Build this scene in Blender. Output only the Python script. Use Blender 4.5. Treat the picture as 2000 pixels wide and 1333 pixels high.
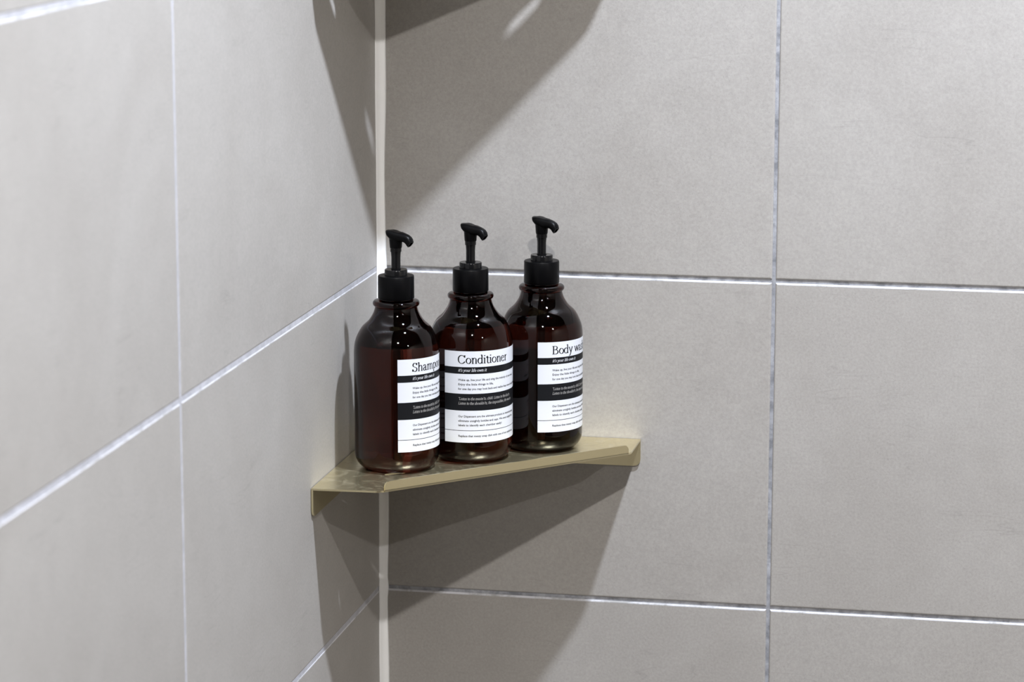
import bpy, bmesh, math, random
from mathutils import Vector, Matrix

for o in list(bpy.data.objects):
    bpy.data.objects.remove(o, do_unlink=True)
scene = bpy.context.scene
COL = scene.collection
random.seed(7)
PI = math.pi

# ------------------------------------------------------------------ camera
Z0 = 1.212                                   # height of the tile joint behind the pumps
F_PX = 5796.75
PITCH, YAW, ROLL = 0.189745842, -0.197789686, 0.000946
CAM = Vector((0.648482, -2.611615, 0.447824 + Z0))
ct, st, cy, sy = math.cos(PITCH), math.sin(PITCH), math.cos(YAW), math.sin(YAW)
fw = Vector((sy * ct, cy * ct, -st))
rt = Vector((cy, -sy, 0.0))
up = rt.cross(fw)
rt2 = rt * math.cos(ROLL) + up * math.sin(ROLL)
up2 = up * math.cos(ROLL) - rt * math.sin(ROLL)
cam_d = bpy.data.cameras.new('camera')
cam_d.sensor_width = 36.0
cam_d.lens = F_PX * 36.0 / 2000.0
cam_d.clip_start = 0.02
cam_d.dof.use_dof = True
cam_d.dof.focus_distance = 2.60
cam_d.dof.aperture_fstop = 9.0
cam_o = bpy.data.objects.new('camera', cam_d)
m = Matrix((rt2, up2, -fw)).transposed().to_4x4()
m.translation = CAM
cam_o.matrix_world = m
COL.objects.link(cam_o)
scene.camera = cam_o

# ------------------------------------------------------------------ world, exposure
w = bpy.data.worlds.new('world')
scene.world = w
w.use_nodes = True
w.node_tree.nodes['Background'].inputs[0].default_value = (0.5, 0.5, 0.5, 1)
w.node_tree.nodes['Background'].inputs[1].default_value = 0.0
vs = scene.view_settings
vs.view_transform = 'Standard'
vs.look = 'None'
vs.exposure = 0.0
vs.gamma = 1.0
vs.use_curve_mapping = False

# ceiling lamps: x, y, watts, colour (their light is made in the lamp builder below)
WARM = (1.0, 0.975, 0.955)
LAMPS = [(0.713, -0.567, 71.0, (0.870, 0.945, 1.08)), (0.70, -2.05, 62.0, WARM), (2.25, -2.10, 40.0, WARM)]
LAMP_Z = Z0 + 1.37

# ------------------------------------------------------------------ helpers
def link(o, parent=None):
    COL.objects.link(o)
    if parent is not None:
        o.parent = parent
    return o

def empty(name, loc, rz=0.0):
    o = bpy.data.objects.new(name, None)
    o.location = loc
    o.rotation_euler = (0, 0, rz)
    o.empty_display_size = 0.05
    return link(o)

def tag(o, label=None, cat=None, group=None, kind=None):
    if label: o['label'] = label
    if cat: o['category'] = cat
    if group: o['group'] = group
    if kind: o['kind'] = kind
    return o

def mesh_obj(name, me, mats, parent=None):
    if not isinstance(mats, (list, tuple)):
        mats = [mats]
    if not me.materials:
        for mm in mats:
            me.materials.append(mm)
    return link(bpy.data.objects.new(name, me), parent)

def from_bm(name, bm, mats, parent=None, smooth=False):
    me = bpy.data.meshes.new(name)
    bmesh.ops.recalc_face_normals(bm, faces=bm.faces[:])
    bm.to_mesh(me)
    bm.free()
    if smooth:
        me.polygons.foreach_set('use_smooth', [True] * len(me.polygons))
    return mesh_obj(name, me, mats, parent)

def from_py(name, verts, faces, mats, parent=None, smooth=False, midx=None):
    me = bpy.data.meshes.new(name)
    me.from_pydata(verts, [], faces)
    if smooth:
        me.polygons.foreach_set('use_smooth', [True] * len(me.polygons))
    if midx:
        me.polygons.foreach_set('material_index', midx)
    me.update()
    return mesh_obj(name, me, mats, parent)

def box_bm(x0, x1, y0, y1, z0, z1, bm=None):
    bm = bm or bmesh.new()
    r = bmesh.ops.create_cube(bm, size=1.0)
    for v in r['verts']:
        v.co = Vector((x0 + (v.co.x + .5) * (x1 - x0), y0 + (v.co.y + .5) * (y1 - y0), z0 + (v.co.z + .5) * (z1 - z0)))
    return bm

def lathe(profile, seg=128, closed=False):
    """profile: list of (r, z); returns verts, faces about the z axis"""
    V, Fc, rings = [], [], []
    for r, z in profile:
        if r < 1e-7:
            rings.append([len(V)]); V.append((0, 0, z))
        else:
            rings.append(list(range(len(V), len(V) + seg)))
            V += [(r * math.cos(2 * PI * k / seg), r * math.sin(2 * PI * k / seg), z) for k in range(seg)]
    n = len(rings)
    for i in range(n if closed else n - 1):
        a, b = rings[i], rings[(i + 1) % n]
        for k in range(seg):
            k2 = (k + 1) % seg
            if len(a) == 1 and len(b) == 1: break
            if len(a) == 1: Fc.append((a[0], b[k2], b[k]))
            elif len(b) == 1: Fc.append((a[k], a[k2], b[0]))
            else: Fc.append((a[k], a[k2], b[k2], b[k]))
    return V, Fc

def smooth_profile(pts, n=8):
    """Catmull-Rom through (r, z) points"""
    out = []
    P = [pts[0]] + list(pts) + [pts[-1]]
    for i in range(1, len(P) - 2):
        p0, p1, p2, p3 = P[i - 1], P[i], P[i + 1], P[i + 2]
        for k in range(n):
            t = k / n
            out.append(tuple(0.5 * (2 * p1[j] + (p2[j] - p0[j]) * t + (2 * p0[j] - 5 * p1[j] + 4 * p2[j] - p3[j]) * t * t
                                    + (3 * p1[j] - p0[j] - 3 * p2[j] + p3[j]) * t ** 3) for j in (0, 1)))
    out.append(tuple(pts[-1]))
    return out

# ------------------------------------------------------------------ materials
def new_mat(name):
    mt = bpy.data.materials.new(name)
    mt.use_nodes = True
    nt = mt.node_tree
    return mt, nt, nt.nodes['Principled BSDF']

def N(nt, typ, **kw):
    n = nt.nodes.new(typ)
    for k, v in kw.items():
        if k in n.inputs: n.inputs[k].default_value = v
        else: setattr(n, k, v)
    return n

def simple(name, col, rough=0.5, metal=0.0, spec=0.5, coat=0.0):
    mt, nt, b = new_mat(name)
    b.inputs['Base Color'].default_value = (*col, 1)
    b.inputs['Roughness'].default_value = rough
    b.inputs['Metallic'].default_value = metal
    b.inputs['Specular IOR Level'].default_value = spec
    b.inputs['Coat Weight'].default_value = coat
    return mt

def mix_rgb(nt, blend, fac, a, b):
    n = nt.nodes.new('ShaderNodeMix')
    n.data_type = 'RGBA'
    n.blend_type = blend
    for sock, val in ((n.inputs[0], fac), (n.inputs[6], a), (n.inputs[7], b)):
        if hasattr(val, 'links'): nt.links.new(val, sock)
        elif isinstance(val, (tuple, list)): sock.default_value = (*val, 1)
        else: sock.default_value = val
    return n.outputs[2]

def ramp(nt, src, p0, c0, p1, c1):
    n = nt.nodes.new('ShaderNodeValToRGB')
    e = n.color_ramp.elements
    e[0].position, e[0].color = p0, (c0, c0, c0, 1)
    e[1].position, e[1].color = p1, (c1, c1, c1, 1)
    nt.links.new(src, n.inputs[0])
    return n.outputs[0]

def tile_material():
    mt, nt, b = new_mat('grey_stone_tile')
    tc = N(nt, 'ShaderNodeTexCoord')
    oi = N(nt, 'ShaderNodeObjectInfo')
    off = N(nt, 'ShaderNodeVectorMath', operation='MULTIPLY')
    comb = N(nt, 'ShaderNodeCombineXYZ')
    nt.links.new(oi.outputs['Random'], comb.inputs[0])
    nt.links.new(oi.outputs['Random'], comb.inputs[1])
    nt.links.new(oi.outputs['Random'], comb.inputs[2])
    nt.links.new(comb.outputs[0], off.inputs[0])
    off.inputs[1].default_value = (7.3, 3.1, 5.7)
    add = N(nt, 'ShaderNodeVectorMath', operation='ADD')
    nt.links.new(tc.outputs['Object'], add.inputs[0])
    nt.links.new(off.outputs[0], add.inputs[1])
    v = add.outputs[0]
    def noise(scale, detail, rough=.55, vec=v, dist=0.0):
        n = N(nt, 'ShaderNodeTexNoise', Scale=scale, Detail=detail, Roughness=rough, Distortion=dist)
        nt.links.new(vec, n.inputs['Vector'])
        return n.outputs['Fac']
    cloud = noise(7.0, 5.0, .6, dist=.6)
    mott = noise(55.0, 4.0, .6)
    fine = noise(420.0, 2.0, .6)
    speck = noise(900.0, 1.0, .5)
    c = mix_rgb(nt, 'MIX', ramp(nt, cloud, .32, 0, .68, 1), (0.332, 0.313, 0.291), (0.367, 0.349, 0.327))
    c = mix_rgb(nt, 'MULTIPLY', 1.0, c, ramp(nt, mott, .3, .975, .7, 1.02))
    c = mix_rgb(nt, 'MULTIPLY', 1.0, c, ramp(nt, fine, .3, .925, .7, 1.06))
    c = mix_rgb(nt, 'MULTIPLY', 1.0, c, ramp(nt, speck, .26, .88, .40, 1.0))
    # hairline trowel marks: thin bands of stretched, rotated noise
    for rot, sc, lo in ((0.62, (5.5, 5.5, 46.0), .497), (-0.35, (4.0, 4.0, 34.0), .498)):
        mp = N(nt, 'ShaderNodeMapping')
        mp.inputs['Rotation'].default_value = (rot, rot, 0)
        mp.inputs['Scale'].default_value = sc
        nt.links.new(v, mp.inputs['Vector'])
        h = noise(1.0, 2.0, .5, mp.outputs[0], .3)
        d = N(nt, 'ShaderNodeMath', operation='SUBTRACT'); nt.links.new(h, d.inputs[0]); d.inputs[1].default_value = .5
        a = N(nt, 'ShaderNodeMath', operation='ABSOLUTE'); nt.links.new(d.outputs[0], a.inputs[0])
        line = ramp(nt, a.outputs[0], 0.0, 0.0, .006, 1.0)
        msk = ramp(nt, noise(16.0, 2.0), .56, 1.0, .66, 0.0)
        mx = N(nt, 'ShaderNodeMath', operation='MAXIMUM'); nt.links.new(line, mx.inputs[0]); nt.links.new(msk, mx.inputs[1])
        c = mix_rgb(nt, 'MULTIPLY', 1.0, c, ramp(nt, mx.outputs[0], 0.0, .90, 1.0, 1.0))
    nt.links.new(c, b.inputs['Base Color'])
    b.inputs['Roughness'].default_value = .42
    b.inputs['Specular IOR Level'].default_value = .45
    bump = N(nt, 'ShaderNodeBump', Strength=.12, Distance=.0006)
    nt.links.new(fine, bump.inputs['Height'])
    nt.links.new(bump.outputs[0], b.inputs['Normal'])
    return mt

def grout_material(name, dark, light):
    mt, nt, b = new_mat(name)
    tc = N(nt, 'ShaderNodeTexCoord')
    n = N(nt, 'ShaderNodeTexNoise', Scale=75.0, Detail=4.0, Roughness=.65)
    nt.links.new(tc.outputs['Object'], n.inputs['Vector'])
    n2 = N(nt, 'ShaderNodeTexNoise', Scale=9.0, Detail=2.0)
    nt.links.new(tc.outputs['Object'], n2.inputs['Vector'])
    f = mix_rgb(nt, 'MULTIPLY', 1.0, ramp(nt, n.outputs[0], .36, .1, .60, 1.0), ramp(nt, n2.outputs[0], .35, .65, .6, 1.0))
    c = mix_rgb(nt, 'MIX', f, dark, light)
    nt.links.new(c, b.inputs['Base Color'])
    b.inputs['Roughness'].default_value = .7
    bump = N(nt, 'ShaderNodeBump', Strength=.6, Distance=.001)
    nt.links.new(n.outputs[0], bump.inputs['Height'])
    nt.links.new(bump.outputs[0], b.inputs['Normal'])
    return mt

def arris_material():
    # upward-facing tile edge bevels: coloured whiter than the face, mottled by noise
    mt, nt, b = new_mat('pale_mottled_tile_edge')
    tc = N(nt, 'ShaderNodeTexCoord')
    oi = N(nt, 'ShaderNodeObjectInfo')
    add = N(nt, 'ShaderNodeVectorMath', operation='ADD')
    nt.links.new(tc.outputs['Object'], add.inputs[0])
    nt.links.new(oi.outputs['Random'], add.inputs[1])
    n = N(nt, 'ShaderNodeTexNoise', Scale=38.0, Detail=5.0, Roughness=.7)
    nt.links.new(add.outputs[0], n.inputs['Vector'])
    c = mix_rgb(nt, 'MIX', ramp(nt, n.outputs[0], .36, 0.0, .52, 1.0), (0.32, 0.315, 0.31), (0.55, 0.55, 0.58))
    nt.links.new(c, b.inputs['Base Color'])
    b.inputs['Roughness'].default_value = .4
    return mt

def khaki_material():
    mt, nt, b = new_mat('khaki_painted_metal')
    tc = N(nt, 'ShaderNodeTexCoord')
    n = N(nt, 'ShaderNodeTexNoise', Scale=70.0, Detail=5.0, Roughness=.65, Distortion=1.2)
    nt.links.new(tc.outputs['Object'], n.inputs['Vector'])
    geo = N(nt, 'ShaderNodeNewGeometry')
    sep = N(nt, 'ShaderNodeSeparateXYZ')
    nt.links.new(geo.outputs['True Normal'], sep.inputs[0])
    upm = ramp(nt, sep.outputs[2], .9, 0.0, .99, 1.0)          # dried soap film lies on the flat tray only
    film = mix_rgb(nt, 'MULTIPLY', 1.0, ramp(nt, n.outputs[0], .50, 0.0, .74, .42), upm)
    c = mix_rgb(nt, 'MIX', film, (0.78, 0.69, 0.44), (0.44, 0.39, 0.31))
    nt.links.new(c, b.inputs['Base Color'])
    mm = N(nt, 'ShaderNodeMath', operation='MULTIPLY_ADD')
    nt.links.new(film, mm.inputs[0])
    mm.inputs[1].default_value = -.55
    mm.inputs[2].default_value = .95
    nt.links.new(mm.outputs[0], b.inputs['Metallic'])
    b.inputs['Roughness'].default_value = .27
    return mt

def amber_material():
    mt, nt, b = new_mat('amber_bottle_plastic')
    b.inputs['Base Color'].default_value = (0.055, 0.009, 0.005, 1)
    b.inputs['Roughness'].default_value = .035
    b.inputs['IOR'].default_value = 1.37
    b.inputs['Specular IOR Level'].default_value = .38
    b.inputs['Transmission Weight'].default_value = 1.0
    return mt

def emit_material():
    mt, nt, b = new_mat('lamp_diffuser')
    b.inputs['Base Color'].default_value = (.9, .9, .9, 1)
    b.inputs['Emission Color'].default_value = (1, .97, .94, 1)
    b.inputs['Emission Strength'].default_value = 3.0
    return mt

def caulk_material():
    mt, nt, b = new_mat('white_silicone')
    tc = N(nt, 'ShaderNodeTexCoord')
    n = N(nt, 'ShaderNodeTexNoise', Scale=60.0, Detail=2.0)
    nt.links.new(tc.outputs['Object'], n.inputs['Vector'])
    c = mix_rgb(nt, 'MIX', n.outputs[0], (0.90, 0.90, 0.89), (0.94, 0.94, 0.94))
    nt.links.new(c, b.inputs['Base Color'])
    b.inputs['Roughness'].default_value = .35
    return mt

M_TILE, M_KHAKI = tile_material(), khaki_material()
M_GROUT = grout_material('grey_grout', (0.15, 0.155, 0.17), (0.37, 0.375, 0.40))
M_GROUT_PALE = grout_material('pale_grout', (0.35, 0.35, 0.375), (0.47, 0.47, 0.505))
M_AMBER, M_CAULK = amber_material(), caulk_material()
M_LENS = emit_material()
M_BLACK = simple('matte_black_plastic', (0.0022, 0.0022, 0.0026), .34, 0, .10)
M_GLOSSBLACK = simple('glossy_black_plastic', (0.004, 0.004, 0.0045), .16, 0, .3)
M_TUBE = simple('clear_dip_tube', (0.30, 0.26, 0.22), .3)
M_PAPER = simple('white_label_film', (0.64, 0.655, 0.695), .38, 0, .35)
M_INK = simple('black_label_ink', (0.008, 0.0085, 0.010), .45, 0, .12)
M_WHITEINK = simple('white_label_ink', (0.62, 0.63, 0.66), .45)
M_GREYINK = simple('grey_label_ink', (0.40, 0.39, 0.38), .5)
M_PLASTER = simple('grey_ceiling_paint', (0.13, 0.115, 0.095), .8)
M_FARWALL = simple('dark_wall_finish', (0.07, 0.058, 0.046), .6)
M_PALEWALL = simple('pale_wall_finish', (0.52, 0.48, 0.42), .6)
M_FLOOR = simple('grey_floor_tile', (0.06, 0.052, 0.043), .5)
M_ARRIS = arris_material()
M_TRIM = simple('white_lamp_trim', (0.8, 0.8, 0.8), .4)

# ------------------------------------------------------------------ room shell
RX, RY, RH = 2.9, -3.3, Z0 + 1.385
TILE_H, TILE_W, GAP, RECESS = 0.300, 0.600, 0.003, 0.0012
def struct(name, bm, mat):
    o = from_bm(name, bm, mat)
    o['kind'] = 'structure'
    return o

struct('floor', box_bm(-.1, RX + .1, RY - .1, .1, -.1, 0), M_FLOOR)
struct('ceiling', box_bm(-.1, RX + .1, RY - .1, .1, RH, RH + .1), M_PLASTER)
struct('wall_right', box_bm(RX, RX + .1, RY, .1, 0, RH), M_PALEWALL)
struct('wall_front', box_bm(-.1, RX + .1, RY - .1, RY, 0, RH), M_FARWALL)
wall_back = struct('wall_back', box_bm(0, RX, RECESS, .1, 0, RH), M_GROUT)
wall_left = struct('wall_left', box_bm(-.1, -.0004, RY, .1, 0, RH), M_GROUT_PALE)

_tile_cache = {}
def tile_mesh(wd, ht):
    """tile lying in local x (width) / z (height), glazed face at y = 0 looking to -y, arris rounded"""
    key = (round(wd, 4), round(ht, 4))
    if key in _tile_cache:
        return _tile_cache[key]
    bm = box_bm(0, wd, 0, .0022, 0, ht)
    front = [e for e in bm.edges if all(abs(v.co.y) < 1e-6 for v in e.verts)]
    bmesh.ops.bevel(bm, geom=front, offset=.0018, segments=4, profile=.5, affect='EDGES')
    bmesh.ops.recalc_face_normals(bm, faces=bm.faces[:])
    big = max(bm.faces, key=lambda f: f.calc_area() - (1 if f.calc_center_median().y > .001 else 0))
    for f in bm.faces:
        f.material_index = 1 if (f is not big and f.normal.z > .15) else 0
    me = bpy.data.meshes.new('tile')
    bm.to_mesh(me); bm.free()
    me.materials.append(M_TILE)
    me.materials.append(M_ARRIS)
    _tile_cache[key] = me
    return me

def spans(first, total, step):
    out, a, b = [], 0.0, first
    while a < total - 1e-6:
        b = min(b, total)
        out.append((a, b))
        a, b = b, b + step
    return out

rows = []
z = Z0
while z > 0: z -= TILE_H + GAP
rows_z = []
while z < RH - 1e-6:
    rows_z.append((max(z, 0.0), min(z + TILE_H + GAP, RH)))
    z += TILE_H + GAP
rows_z = [r for r in rows_z if r[1] - r[0] > .02]
for r0, r1 in rows_z:
    for a, b in spans(0.3638, RX, TILE_W + GAP):
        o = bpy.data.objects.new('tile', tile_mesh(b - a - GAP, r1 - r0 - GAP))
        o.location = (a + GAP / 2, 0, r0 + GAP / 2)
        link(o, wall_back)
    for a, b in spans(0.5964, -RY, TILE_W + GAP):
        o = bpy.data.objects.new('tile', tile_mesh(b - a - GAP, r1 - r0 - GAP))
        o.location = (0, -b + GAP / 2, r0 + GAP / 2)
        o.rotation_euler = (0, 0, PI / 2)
        # glazed face must look to +x: local -y -> +x under +90 degrees
        link(o, wall_left)

# silicone bead in the corner between the two tiled walls
V, Fc, nz, na = [], [], 260, 8
for i in range(nz + 1):
    zz = RH * i / nz
    a1 = .0074 + .0006 * math.sin(zz * 23.0 + 1.0) + .0004 * math.sin(zz * 61.0)
    a2 = .0078 + .0009 * math.sin(zz * 17.0 + 2.2) + .0004 * math.sin(zz * 47.0)
    k = (zz - Z0) / (TILE_H + GAP)
    d = abs(k - round(k)) * (TILE_H + GAP)
    bul = .0010 * math.exp(-(d / .006) ** 2)
    a1 += bul; a2 += bul
    V.append((-.001, .001, zz))
    for j in range(na + 1):
        t = j / na
        bx, by = a2 * (1 - t), -a1 * t
        s = .22 * math.sin(PI * t)
        V.append((bx * (1 - s) + .0001, by * (1 - s) - .0001, zz))
st_ = na + 2
for i in range(nz):
    for j in range(st_):
        j2 = (j + 1) % st_
        Fc.append((i * st_ + j, i * st_ + j2, (i + 1) * st_ + j2, (i + 1) * st_ + j))
bead = from_py('trim_1', V, Fc, M_CAULK, smooth=True)
bead['kind'] = 'structure'

# ------------------------------------------------------------------ ceiling lamps
def downlight(x, y, watts, colour, label):
    t = empty('downlight', (x, y, LAMP_Z))
    tag(t, label, 'lamp', 'recessed ceiling downlights')
    V, Fc = lathe([(.034, .004), (.036, -.001), (.046, .002), (.048, .0145), (.036, .0145)], 48, closed=True)
    from_py('trim_ring', V, Fc, M_TRIM, t, True)
    V, Fc = lathe([(0, .004), (.034, .004), (.034, .010), (0, .010)], 48)
    from_py('diffuser', V, Fc, M_LENS, t)
    ld = bpy.data.lights.new('downlight_glow', 'AREA')
    ld.shape = 'DISK'
    ld.size = .078
    ld.energy = watts
    ld.color = colour
    lo = bpy.data.objects.new('downlight_glow', ld)
    lo.location = (0, 0, .002)
    link(lo, t)
    return t
downlight(*LAMPS[0], 'round recessed ceiling downlight nearest the tiled corner')
downlight(*LAMPS[1], 'round recessed ceiling downlight near the left wall, away from the corner')
downlight(*LAMPS[2], 'round recessed ceiling downlight farthest from the tiled corner')

# ------------------------------------------------------------------ corner shelves
SH, TH = .245, .0016
FB, FC = (.0600, -.2420), (.2450, -.0570)       # ends of the slanted front edge
FLANGE = .0235
def slot_loop(cx, cy_, half, r, n=6):
    ux, uy = math.cos(PI / 4), math.sin(PI / 4)
    pts = []
    for s in (1, -1):
        for k in range(n + 1):
            a = -PI / 2 + PI * k / n + (0 if s > 0 else PI)
            lx, ly = s * half + r * math.cos(a), r * math.sin(a)
            pts.append((cx + lx * ux - ly * uy, cy_ + lx * uy + ly * ux))
    return pts

def prism(loops, z0, z1):
    """flat plate between z0 and z1 from an outer loop and hole loops"""
    bm = bmesh.new()
    edges = []
    for lp in loops:
        vs_ = [bm.verts.new((x, y, z0)) for x, y in lp]
        edges += [bm.edges.new((vs_[i], vs_[(i + 1) % len(vs_)])) for i in range(len(vs_))]
    bmesh.ops.triangle_fill(bm, use_beauty=True, use_dissolve=False, edges=edges)
    r = bmesh.ops.extrude_face_region(bm, geom=bm.faces[:])
    for v in [g for g in r['geom'] if isinstance(g, bmesh.types.BMVert)]:
        v.co.z = z1
    return bm

def rounded(pts, rad, idx, n=6):
    out = []
    for i, pnt in enumerate(pts):
        if i not in idx:
            out.append(pnt); continue
        p, a, b = Vector(pnt), Vector(pts[i - 1]), Vector(pts[(i + 1) % len(pts)])
        da, db = (a - p).normalized(), (b - p).normalized()
        p0, p1 = p + da * rad, p + db * rad
        for k in range(n + 1):
            t = k / n
            q = p0 * (1 - t) ** 2 + p * 2 * t * (1 - t) + p1 * t * t
            out.append(tuple(q))
    return out

def corner_shelf(zt, label, slots):
    """zt = height of the tray's top surface"""
    t = empty('corner_shelf', (0, 0, zt - TH))
    tag(t, label, 'shelf', 'khaki metal corner shelves')
    g = .0006
    outer = rounded([(g, -.009), (.009, -g), (SH, -g), FC, FB, (g, -SH)], .004, (3, 4))
    holes = [slot_loop(sx, sy_, .0065, .0036) for sx, sy_ in slots]
    from_bm('tray', prism([outer] + holes, 0, TH), M_KHAKI, t)
    # wall flanges folded down; drawn in (along wall, z) then stood up
    prof = rounded([(.012, .0002), (.012, -FLANGE), (SH, -FLANGE), (SH, .0002)], .007, (1, 2))
    for side in ('left', 'back'):
        bm = prism([prof], 0, TH)
        for v in bm.verts:
            a, zz, n_ = v.co.x, v.co.y, v.co.z
            v.co = Vector((g + n_, -a, zz)) if side == 'left' else Vector((a, -g - n_, zz))
        from_bm('wall_flange', bm, M_KHAKI, t)
    # lip folded up along the slanted front edge with a small bend radius
    B, C = Vector((*FB, 0)), Vector((*FC, 0))
    d = (C - B).normalized(); L = (C - B).length
    nrm = Vector((d.y, -d.x, 0))                # outward
    e0, e1, hh, br = .0040, L - .0035, .0094, .0022
    sec = []                                     # (outward, z) of the outer face from the tray edge upward
    for k in range(6):
        a = -PI / 2 + PI / 2 * k / 5
        sec.append((br * math.cos(a) - br * .4, br + br * math.sin(a)))
    for zz in (.0045, .0060, .0070, .0078, .0084, .0089, .0092, hh):
        sec.append((br * .6, zz))
    rc = .0050
    def ends(zz):
        if zz <= hh - rc: return e0, e1
        q = rc - math.sqrt(max(0, rc * rc - (zz - (hh - rc)) ** 2))
        return e0 + q, e1 - q
    V, Fc = [], []
    for o_, zz in sec:
        a, b = ends(zz)
        inn = -TH if zz > br else -TH
        for s in (a, b):
            V.append(tuple(B + d * s + nrm * o_ + Vector((0, 0, zz))))
        zi = max(zz, TH * .9) if o_ < br * .6 - 1e-6 else zz
        oi = min(o_, br * .6) - TH
        for s in (b, a):
            V.append(tuple(B + d * s + nrm * oi + Vector((0, 0, zi))))
    for i in range(len(sec) - 1):
        for j in range(4):
            j2 = (j + 1) % 4
            Fc.append((i * 4 + j, i * 4 + j2, i * 4 + 4 + j2, i * 4 + 4 + j))
    Fc.append((3, 2, 1, 0)); n4 = (len(sec) - 1) * 4
    Fc.append((n4, n4 + 1, n4 + 2, n4 + 3))
    bm = bmesh.new()
    vv = [bm.verts.new(p) for p in V]
    for f in Fc:
        try: bm.faces.new([vv[i] for i in f])
        except ValueError: pass
    from_bm('front_lip', bm, M_KHAKI, t)
    return t

SHELF_Z = Z0 - .150
corner_shelf(SHELF_Z, 'khaki metal corner shelf carrying the three brown pump bottles',
             [(.178, -.057), (.1175, -.1175), (.0575, -.1775)])
corner_shelf(Z0 + .335, 'empty khaki metal corner shelf fixed above the bottles, shading the corner',
             [(.1865, -.050), (.1175, -.1175), (.050, -.1865)])

# ------------------------------------------------------------------ lettering
def bez(p0, p1, p2, p3, n=10):
    return [tuple((1 - t) ** 3 * p0[j] + 3 * t * (1 - t) ** 2 * p1[j] + 3 * t * t * (1 - t) * p2[j] + t ** 3 * p3[j] for j in (0, 1))
            for t in [k / n for k in range(n + 1)]]
def arc(cx, cy_, rx, ry, a0, a1, n=20):
    return [(cx + rx * math.cos(math.radians(a0 + (a1 - a0) * k / n)), cy_ + ry * math.sin(math.radians(a0 + (a1 - a0) * k / n))) for k in range(n + 1)]
def stem(x, y0, y1): return [(x, y0), (x, y1)]
def serif(x, y, wd=.19): return [(x - wd, y), (x + wd, y)]
def flag(x, y): return [(x - .17, y - .13), (x - .02, y - .02)]
def arch(x0, x1): return bez((x0, .70), (x0 + .10, 1.06), (x1, 1.10), (x1, .66)) + [(x1, 0)]

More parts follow.
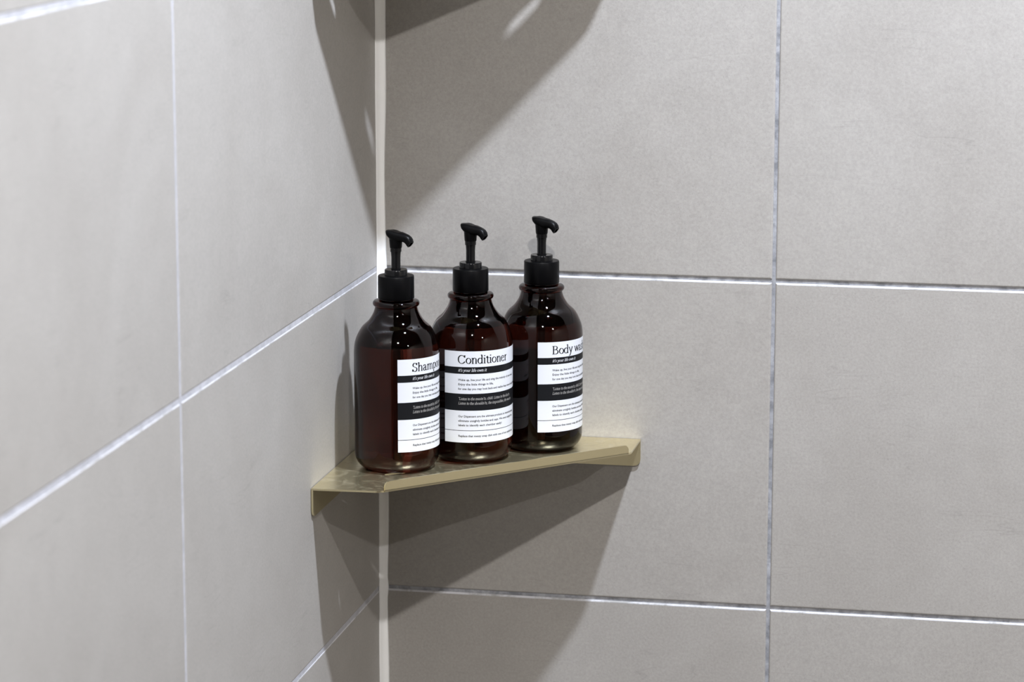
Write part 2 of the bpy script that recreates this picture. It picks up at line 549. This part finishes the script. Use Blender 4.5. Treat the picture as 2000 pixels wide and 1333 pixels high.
# x-height 1, ascender 1.55, cap 1.45, descender -.5 ; glyph: (advance, strokes)
G = {
 'o': (1.00, [arc(.5, .49, .40, .47, 0, 360, 28)]),
 'n': (1.08, [stem(.24, 0, .98), flag(.24, 1), serif(.24, .02), arch(.26, .82), serif(.82, .02)]),
 'h': (1.08, [stem(.24, 0, 1.52), flag(.24, 1.55), serif(.24, .02), arch(.26, .82), serif(.82, .02)]),
 'm': (1.62, [stem(.24, 0, .98), flag(.24, 1), serif(.24, .02), arch(.26, .80), serif(.80, .02), arch(.82, 1.36), serif(1.36, .02)]),
 'r': (.76, [stem(.24, 0, .98), flag(.24, 1), serif(.24, .02), bez((.26, .66), (.34, .92), (.46, 1.04), (.66, .93))]),
 'i': (.50, [stem(.25, 0, .98), flag(.25, 1), serif(.25, .02), [(.25, 1.26), (.25, 1.43)]]),
 'l': (.48, [stem(.24, 0, 1.52), flag(.24, 1.55), serif(.24, .02)]),
 'd': (1.05, [arc(.46, .48, .37, .47, 40, 322), stem(.80, .03, 1.52), flag(.80, 1.55), [(.78, .03), (1.0, .05)]]),
 'b': (1.02, [stem(.22, .03, 1.52), flag(.22, 1.55), arc(.54, .48, .37, .47, 150, -150)]),
 'p': (1.04, [stem(.24, -.50, .98), flag(.24, 1), serif(.24, -.48), arc(.56, .49, .37, .47, 150, -150)]),
 'q': (1.02, [arc(.46, .49, .37, .47, 35, 325), stem(.80, -.5, .98), serif(.80, -.48)]),
 'a': (.90, [bez((.14, .74), (.18, 1.06), (.62, 1.08), (.60, .66)) + [(.60, .20)] + bez((.60, .20), (.60, .0), (.74, -.02), (.88, .08)),
             bez((.60, .60), (.42, .52), (.10, .48), (.11, .23)) + bez((.11, .23), (.13, -.10), (.46, -.04), (.60, .20))]),
 'e': (.88, [[(.12, .56), (.74, .56)], bez((.74, .56), (.76, 1.10), (.10, 1.14), (.10, .46)) + bez((.10, .46), (.12, -.12), (.58, -.10), (.79, .20))]),
 'c': (.86, [bez((.75, .76), (.66, 1.08), (.10, 1.06), (.10, .46)) + bez((.10, .46), (.12, -.12), (.58, -.10), (.79, .20))]),
 't': (.64, [[(.30, 1.24), (.30, .22)] + bez((.30, .22), (.30, -.04), (.46, -.04), (.62, .09)), [(.06, .96), (.58, .96)], [(.10, .98), (.30, 1.22)]]),
 's': (.76, [bez((.62, .76), (.58, 1.08), (.14, 1.06), (.14, .74)) + bez((.14, .74), (.16, .48), (.66, .56), (.66, .25)) + bez((.66, .25), (.64, -.10), (.14, -.08), (.11, .24))]),
 'u': (1.08, [[(.24, .98), (.24, .34)] + bez((.24, .34), (.26, -.10), (.70, -.08), (.80, .28)), stem(.82, .0, .98), flag(.24, 1), flag(.82, 1), [(.82, .02), (1.0, .02)]]),
 'y': (.98, [[(.14, .98), (.52, .06)], [(.86, .98), (.52, .06), (.38, -.34)] , bez((.38, -.34), (.32, -.48), (.2, -.52), (.1, -.42)), serif(.14, .98, .16), serif(.84, .98, .16)]),
 'v': (.98, [[(.14, .98), (.50, .02)], [(.86, .98), (.50, .02)], serif(.14, .98, .16), serif(.86, .98, .16)]),
 'w': (1.44, [[(.12, .98), (.44, .02)], [(.74, .98), (.44, .02)], [(.74, .98), (1.04, .02)], [(1.34, .98), (1.04, .02)], serif(.12, .98, .15), serif(.74, .98, .13), serif(1.34, .98, .14)]),
 'k': (1.02, [stem(.22, 0, 1.52), flag(.22, 1.55), serif(.22, .02), [(.24, .45), (.74, .96)], [(.42, .62), (.86, .02)], serif(.88, .02, .15), serif(.74, .98, .15)]),
 'f': (.60, [[(.26, 0), (.26, 1.16)] + bez((.26, 1.16), (.28, 1.52), (.50, 1.62), (.70, 1.46)), [(.06, .96), (.56, .96)], serif(.26, .02)]),
 'C': (1.46, [bez((1.26, 1.12), (1.10, 1.56), (.14, 1.62), (.14, .72)) + bez((.14, .72), (.16, -.16), (1.06, -.14), (1.30, .36)), [(1.27, 1.06), (1.29, 1.46)]]),
 'S': (1.06, [bez((.84, 1.14), (.80, 1.56), (.18, 1.58), (.18, 1.08)) + bez((.18, 1.08), (.20, .70), (.90, .82), (.90, .38)) + bez((.90, .38), (.86, -.14), (.22, -.12), (.15, .40)), [(.86, 1.08), (.88, 1.44)], [(.13, .02), (.14, .38)]]),
 'B': (1.30, [stem(.28, 0, 1.45), serif(.20, .02, .16), serif(.20, 1.43, .16), [(.28, 1.43), (.60, 1.43)] + bez((.60, 1.43), (1.08, 1.42), (1.06, .80), (.58, .78)) + [(.30, .78)],
             [(.58, .78)] + bez((.58, .78), (1.30, .76), (1.26, .02), (.62, .02)) + [(.28, .02)]]),
 'L': (1.16, [stem(.28, 0, 1.45), serif(.28, 1.43, .22), [(.08, .02), (1.02, .02)], [(1.02, .02), (1.08, .38)]]),
 "'": (.34, [[(.18, 1.52), (.13, 1.14)]]),
 '"': (.60, [[(.20, 1.52), (.15, 1.14)], [(.44, 1.52), (.39, 1.14)]]),
 ',': (.42, [[(.22, .12), (.14, -.26)]]),
 '.': (.42, [[(.20, .0), (.20, .17)]]),
 ' ': (.46, []),
}
def serif_text(txt, x, y, xh, thin=.09, thick=.225, slant=0.0, track=0.0, condense=1.0):
    """list of quads/polys (each a list of 2-D points) for a serif line starting at x, baseline y"""
    polys = []
    cx = x
    for ch in txt:
        adv, strokes = G[ch]
        for s in strokes:
            s = [q for i, q in enumerate(s) if i == 0 or math.dist(q, s[i - 1]) > 1e-5]
            if len(s) < 2: continue
            L, R = [], []
            closed = math.dist(s[0], s[-1]) < 1e-4
            for i, q in enumerate(s):
                a = s[i - 1] if i else (s[-2] if closed else q)
                b = s[i + 1] if i < len(s) - 1 else (s[1] if closed else q)
                dx, dy = b[0] - a[0], b[1] - a[1]
                l = math.hypot(dx, dy) or 1e-6
                dx, dy = dx / l, dy / l
                # pen stress tilted a little, as in old-style faces
                st_ = abs(dy * math.cos(.25) + dx * math.sin(.25)) if not (abs(dy) < .05) else 0.0
                hw = .5 * (thin + (thick - thin) * st_ ** 1.5)
                L.append((q[0] - dy * hw, q[1] + dx * hw)); R.append((q[0] + dy * hw, q[1] - dx * hw))
            for i in range(len(s) - 1):
                quad = [L[i], L[i + 1], R[i + 1], R[i]]
                polys.append([(cx + (px + py * slant) * xh * condense, y + py * xh) for px, py in quad])
        cx += (adv + track) * xh * condense
    return polys, cx

def sans_text(txt, x, y, size, width=None):
    """built-in typeface outlines as triangles"""
    cu = bpy.data.curves.new('lettering', 'FONT')
    cu.body = txt
    cu.size = size
    cu.resolution_u = 2
    cu.offset = size * .012
    ob = bpy.data.objects.new('lettering', cu)
    COL.objects.link(ob)
    dg = bpy.context.evaluated_depsgraph_get()
    dg.update()
    me = bpy.data.meshes.new_from_object(ob.evaluated_get(dg))
    vs_ = [(v.co.x, v.co.y) for v in me.vertices]
    w0 = max(v[0] for v in vs_) if vs_ else 1
    k = (width / w0) if width else 1.0
    polys = [[(x + vs_[i][0] * k, y + vs_[i][1]) for i in pl.vertices] for pl in me.polygons]
    bpy.data.objects.remove(ob, do_unlink=True)
    bpy.data.curves.remove(cu)
    bpy.data.meshes.remove(me)
    return polys

# ------------------------------------------------------------------ pump bottles
BR = .0370                                   # body radius
LBL_TOP, LBL_BOT = .1023, .0209              # label height range above the base
LBL_H = LBL_TOP - LBL_BOT
LBL_W = .098                                 # label width round the body
BANDS = [(0.0, .172, 0), (.172, .2475, 1), (.2475, .464, 0), (.464, .649, 1), (.649, .8655, 0), (.8655, .8715, 1), (.8715, 1.0, 0)]
MARG = .0131

outer_low = [(0, .0030), (.014, .0030), (.0200, .0022), (.0230, .0006), (.0245, 0.0)]
corner = [(.0245 + (BR - .0245) * math.sin(a), .0142 - .0142 * math.cos(a)) for a in [PI / 2 * k / 14 for k in range(1, 15)]]
shoulder = smooth_profile([(BR, .098), (BR, .1045), (.0361, .1115), (.0336, .1182), (.0299, .1246), (.0243, .1300), (.0206, .1356), (.0189, .1400), (.0184, .1425)], 8)
ring = [(.0178 + .0026 * math.sin(a), .1455 - .0028 * math.cos(a)) for a in [PI * k / 10 for k in range(0, 11)]]
ring = [(max(r, .0176), z_) for r, z_ in ring]
neck = [(.0162, .1487), (.0150, .1492), (.0150, .158), (.0128, .158)]
OUT = outer_low + corner + [(BR, .05)] + shoulder + ring + neck
WALL = .0013
inner_sh = smooth_profile([(BR - WALL, .098), (BR - WALL, .1042), (.0351, .1108), (.0325, .1172), (.0287, .1234), (.0231, .1289), (.0193, .1349), (.0176, .1398), (.0162, .1430), (.0136, .148)], 8)

def cavity(level):
    """air space above the contents, from the mouth down to the soap's surface"""
    pr = [(.0128, .158), (.0128, .150)] + [q for q in inner_sh[::-1] if q[1] > level + .0012]
    r = pr[-1][0]
    return pr + [(r, level + .0008), (r - .0006, level + .0002), (r - .0018, level), (0, level)]

def label_surface(off):
    seg = 60
    V, Fc, mi = [], [], []
    th = [LBL_W * k / seg / BR for k in range(seg + 1)]
    ys = [0.0] + [b for _, b, _ in BANDS]
    for f in ys:
        zz = LBL_TOP - LBL_H * f
        for a in th: V.append(((BR + off) * math.cos(a), (BR + off) * math.sin(a), zz))
    for i, (_, _, mt) in enumerate(BANDS):
        for k in range(seg):
            a = i * (seg + 1) + k
            Fc.append((a, a + seg + 1, a + seg + 2, a + 1)); mi.append(mt)
    return V, Fc, mi

def place_polys(polys, V, Fc, mi, m_, off):
    for pl in polys:
        base = len(V)
        xs = [q[0] for q in pl]
        if max(xs) > LBL_W - .002: continue
        for s, t in pl:
            a = s / BR
            V.append(((BR + off) * math.cos(a), (BR + off) * math.sin(a), LBL_TOP - t))
        Fc.append(tuple(range(base, len(V)))); mi.append(m_)

def Y(frac): return LBL_H * frac
_small = None
def small_print():
    """everything but the title; t axis runs downward in metres from the label's top"""
    global _small
    if _small: return _small
    res = []
    def put(polys, m_): res.append(([[(s, -t) for s, t in pl] for pl in polys], m_))
    q, _ = serif_text("it's your life own it", MARG, -Y(.2215), .00172, .10, .19, .22, .0, .97)
    put(q, 1)
    for f, tx, wd in ((.322, 'Wake up, live your life and sing the melody of your soul.', .0600), (.371, 'Enjoy the little things in life,', .0318),
                  (.421, 'for one day you may look back and realize they were the big things.', .0680)):
        put(sans_text(tx, MARG, -Y(f), .00265, wd), 0)
    for f, tx, x in ((.5325, "\"Listen to the mustn'ts, child. Listen to the don'ts.", MARG), (.582, "Listen to the shouldn'ts, the impossibles, the won'ts.", MARG)):
        q, _ = serif_text(tx, x, -Y(f), .00160, .095, .165, .25, .0, .84)
        put(q, 2)
    for f, tx, wd in ((.722, 'Our Dispensers are the ultimate products to maximize space', .0610), (.771, 'eliminate unsightly bottles and caps. We even supply the', .0590),
                  (.8195, 'labels to identify each chamber easily!', .0412), (.938, 'Replace that messy soap dish with one of our stylish sets.', .0605)):
        put(sans_text(tx, MARG, -Y(f), .00262, wd), 0)
    _small = res
    return res

def pump_head_mesh():
    """actuator: finger paddle running into a down-turned spout, along local +x; z = 0 at top of stem"""
    secs = [(-.0092, .0131, -.0088, .0118, .0016), (-.0088, .0142, -.0082, .0103, .0040), (-.0074, .0150, -.0068, .0088, .0056), (-.0045, .0154, -.0048, .0070, .0064),
            (-.001, .0151, -.0015, .0050, .0065), (.003, .0140, .0025, .0042, .0059), (.0065, .0129, .0055, .0044, .0051), (.0098, .0120, .0078, .0046, .0045),
            (.0128, .0110, .0098, .0042, .0042), (.0153, .0096, .0114, .0030, .0041), (.0170, .0076, .0126, .0015, .0040), (.0177, .0052, .0138, .0003, .0038)]
    n = 20
    V, Fc = [], []
    for i, (xt, zt, xb, zb, hw) in enumerate(secs):
        xc, zc, hh, hx = (xt + xb) / 2, (zt + zb) / 2, (zt - zb) / 2, (xt - xb) / 2
        for k in range(n):
            a = 2 * PI * k / n
            c, s = math.cos(a), math.sin(a)
            e = .72
            yy = hw * math.copysign(abs(c) ** e, c)
            q = math.copysign(abs(s) ** e, s)
            zz = hh * q
            if s > .5 and -.008 < xc < .006: zz -= .0011 * (1 - (yy / hw) ** 2)   # finger dish
            V.append(((xc + hx * q) * .92, yy, zc + zz))
    for i in range(len(secs) - 1):
        for k in range(n):
            k2 = (k + 1) % n
            Fc.append((i * n + k, i * n + k2, (i + 1) * n + k2, (i + 1) * n + k))
    Fc.append(tuple(range(n))[::-1])
    # open nozzle: inset end
    last = (len(secs) - 1) * n
    cx = sum(V[last + k][0] for k in range(n)) / n; cz = sum(V[last + k][2] for k in range(n)) / n
    b0 = len(V)
    for k in range(n):
        x, y, z_ = V[last + k]; V.append((cx + (x - cx) * .7, y * .7, cz + (z_ - cz) * .7))
    b1 = len(V)
    for k in range(n):
        x, y, z_ = V[b0 + k]; V.append((x - .003, y, z_ + .002))
    for k in range(n):
        k2 = (k + 1) % n
        Fc.append((last + k, last + k2, b0 + k2, b0 + k)); Fc.append((b0 + k, b0 + k2, b1 + k2, b1 + k))
    Fc.append(tuple(range(b1, b1 + n)))
    # socket under the paddle that grips the stem
    v2, f2 = lathe([(0, -.0010), (.0050, -.0010), (.0053, -.0004), (.0056, .004), (.0060, .009), (0, .011)], 28)
    o = len(V)
    V += v2; Fc += [tuple(i + o for i in f) for f in f2]
    return V, Fc

_mesh = {}
def shared(name, builder, mats, parent, smooth=True, key=''):
    if name + key not in _mesh:
        V, Fc = builder()
        me = bpy.data.meshes.new(name)
        bm = bmesh.new()
        vv = [bm.verts.new(v) for v in V]
        for f in Fc:
            try: bm.faces.new([vv[i] for i in f])
            except ValueError: pass
        bmesh.ops.recalc_face_normals(bm, faces=bm.faces[:])
        for e in bm.edges:
            if len(e.link_faces) == 2 and e.calc_face_angle(0) > math.radians(38): e.smooth = False
        bm.to_mesh(me); bm.free()
        if smooth: me.polygons.foreach_set('use_smooth', [True] * len(me.polygons))
        me.materials.append(mats)
        _mesh[name + key] = me
    return link(bpy.data.objects.new(name, _mesh[name + key]), parent)

def pump_bottle(x, y, phi, spout, level, title, title_w, label):
    a0 = math.atan2(CAM.y - y, CAM.x - x)
    rz = a0 + math.radians(phi)                 # label's left edge, measured from the line to the viewer
    t = empty('pump_bottle', (x, y, SHELF_Z), rz)
    tag(t, label, 'pump bottle', 'brown pump bottles on the corner shelf')
    shared('bottle_body' , lambda: lathe(OUT + cavity(level)[1:], 128), M_AMBER, t, key=title)
    col = shared('pump_collar', lambda: lathe([(.0152, .1502), (.0155, .1498), (.0158, .1503), (.0157, .1690), (.0153, .1698), (.0098, .1699), (.0080, .1699), (.0080, .160), (.0152, .160)], 96, True), M_BLACK, t)
    shared('collar_cap', lambda: lathe([(.0099, .1699), (.0099, .1744), (.0095, .1751), (.0050, .1751), (.0046, .1747), (.0046, .171), (.0096, .1699)], 72, True), M_GLOSSBLACK, col)
    hd = shared('pump_head', pump_head_mesh, M_BLACK, t)
    hd.location = (0, 0, .1948)
    hd.rotation_euler = (0, 0, math.radians(spout - phi))
    def stem_prof():
        pr = [(0, .172), (.0040, .172), (.0040, .186), (.0044, .1905)]
        for k in range(3):
            zz = .1906 + k * .0013
            pr += [(.0050, zz + .0001), (.0050, zz + .0007), (.0046, zz + .0008), (.0046, zz + .0012)]
        pr += [(.0046, .1955), (0, .1955)]
        return lathe(pr, 32)
    shared('pump_stem', stem_prof, M_GLOSSBLACK, t)
    shared('dip_tube', lambda: lathe([(0, .009), (.0024, .009), (.0024, .160), (0, .160)], 20), M_TUBE, t)
    V, Fc, mi = label_surface(.00012)
    lab = from_py('label', V, Fc, [M_PAPER, M_INK], t, True, mi)
    lab['label'] = 'white wrap-around label with black bands reading ' + title
    V, Fc, mi = [], [], []
    for polys, m_ in small_print(): place_polys(polys, V, Fc, mi, m_, .00020)
    q, cx = serif_text(title, 0, 0, .00505)
    k = title_w / cx
    place_polys([[(MARG - .0004 + s * k, Y(.1335) - tt) for s, tt in pl] for pl in q], V, Fc, mi, 0, .00020)
    from_py('lettering', V, Fc, [M_INK, M_WHITEINK, M_GREYINK], lab, False, mi)
    return t

pump_bottle(.0529, -.1504, 1.2, 62, .1105, 'Shampoo', .0390, 'brown pump bottle labelled Shampoo, standing next to the left wall')
pump_bottle(.1080, -.1000, -37.5, 60, .1200, 'Conditioner', .0490, 'brown pump bottle labelled Conditioner, between the other two bottles')
pump_bottle(.1614, -.0471, -5.0, 62, .1150, 'Body wash', .0450, 'brown pump bottle labelled Body wash, at the shelf end by the back wall')
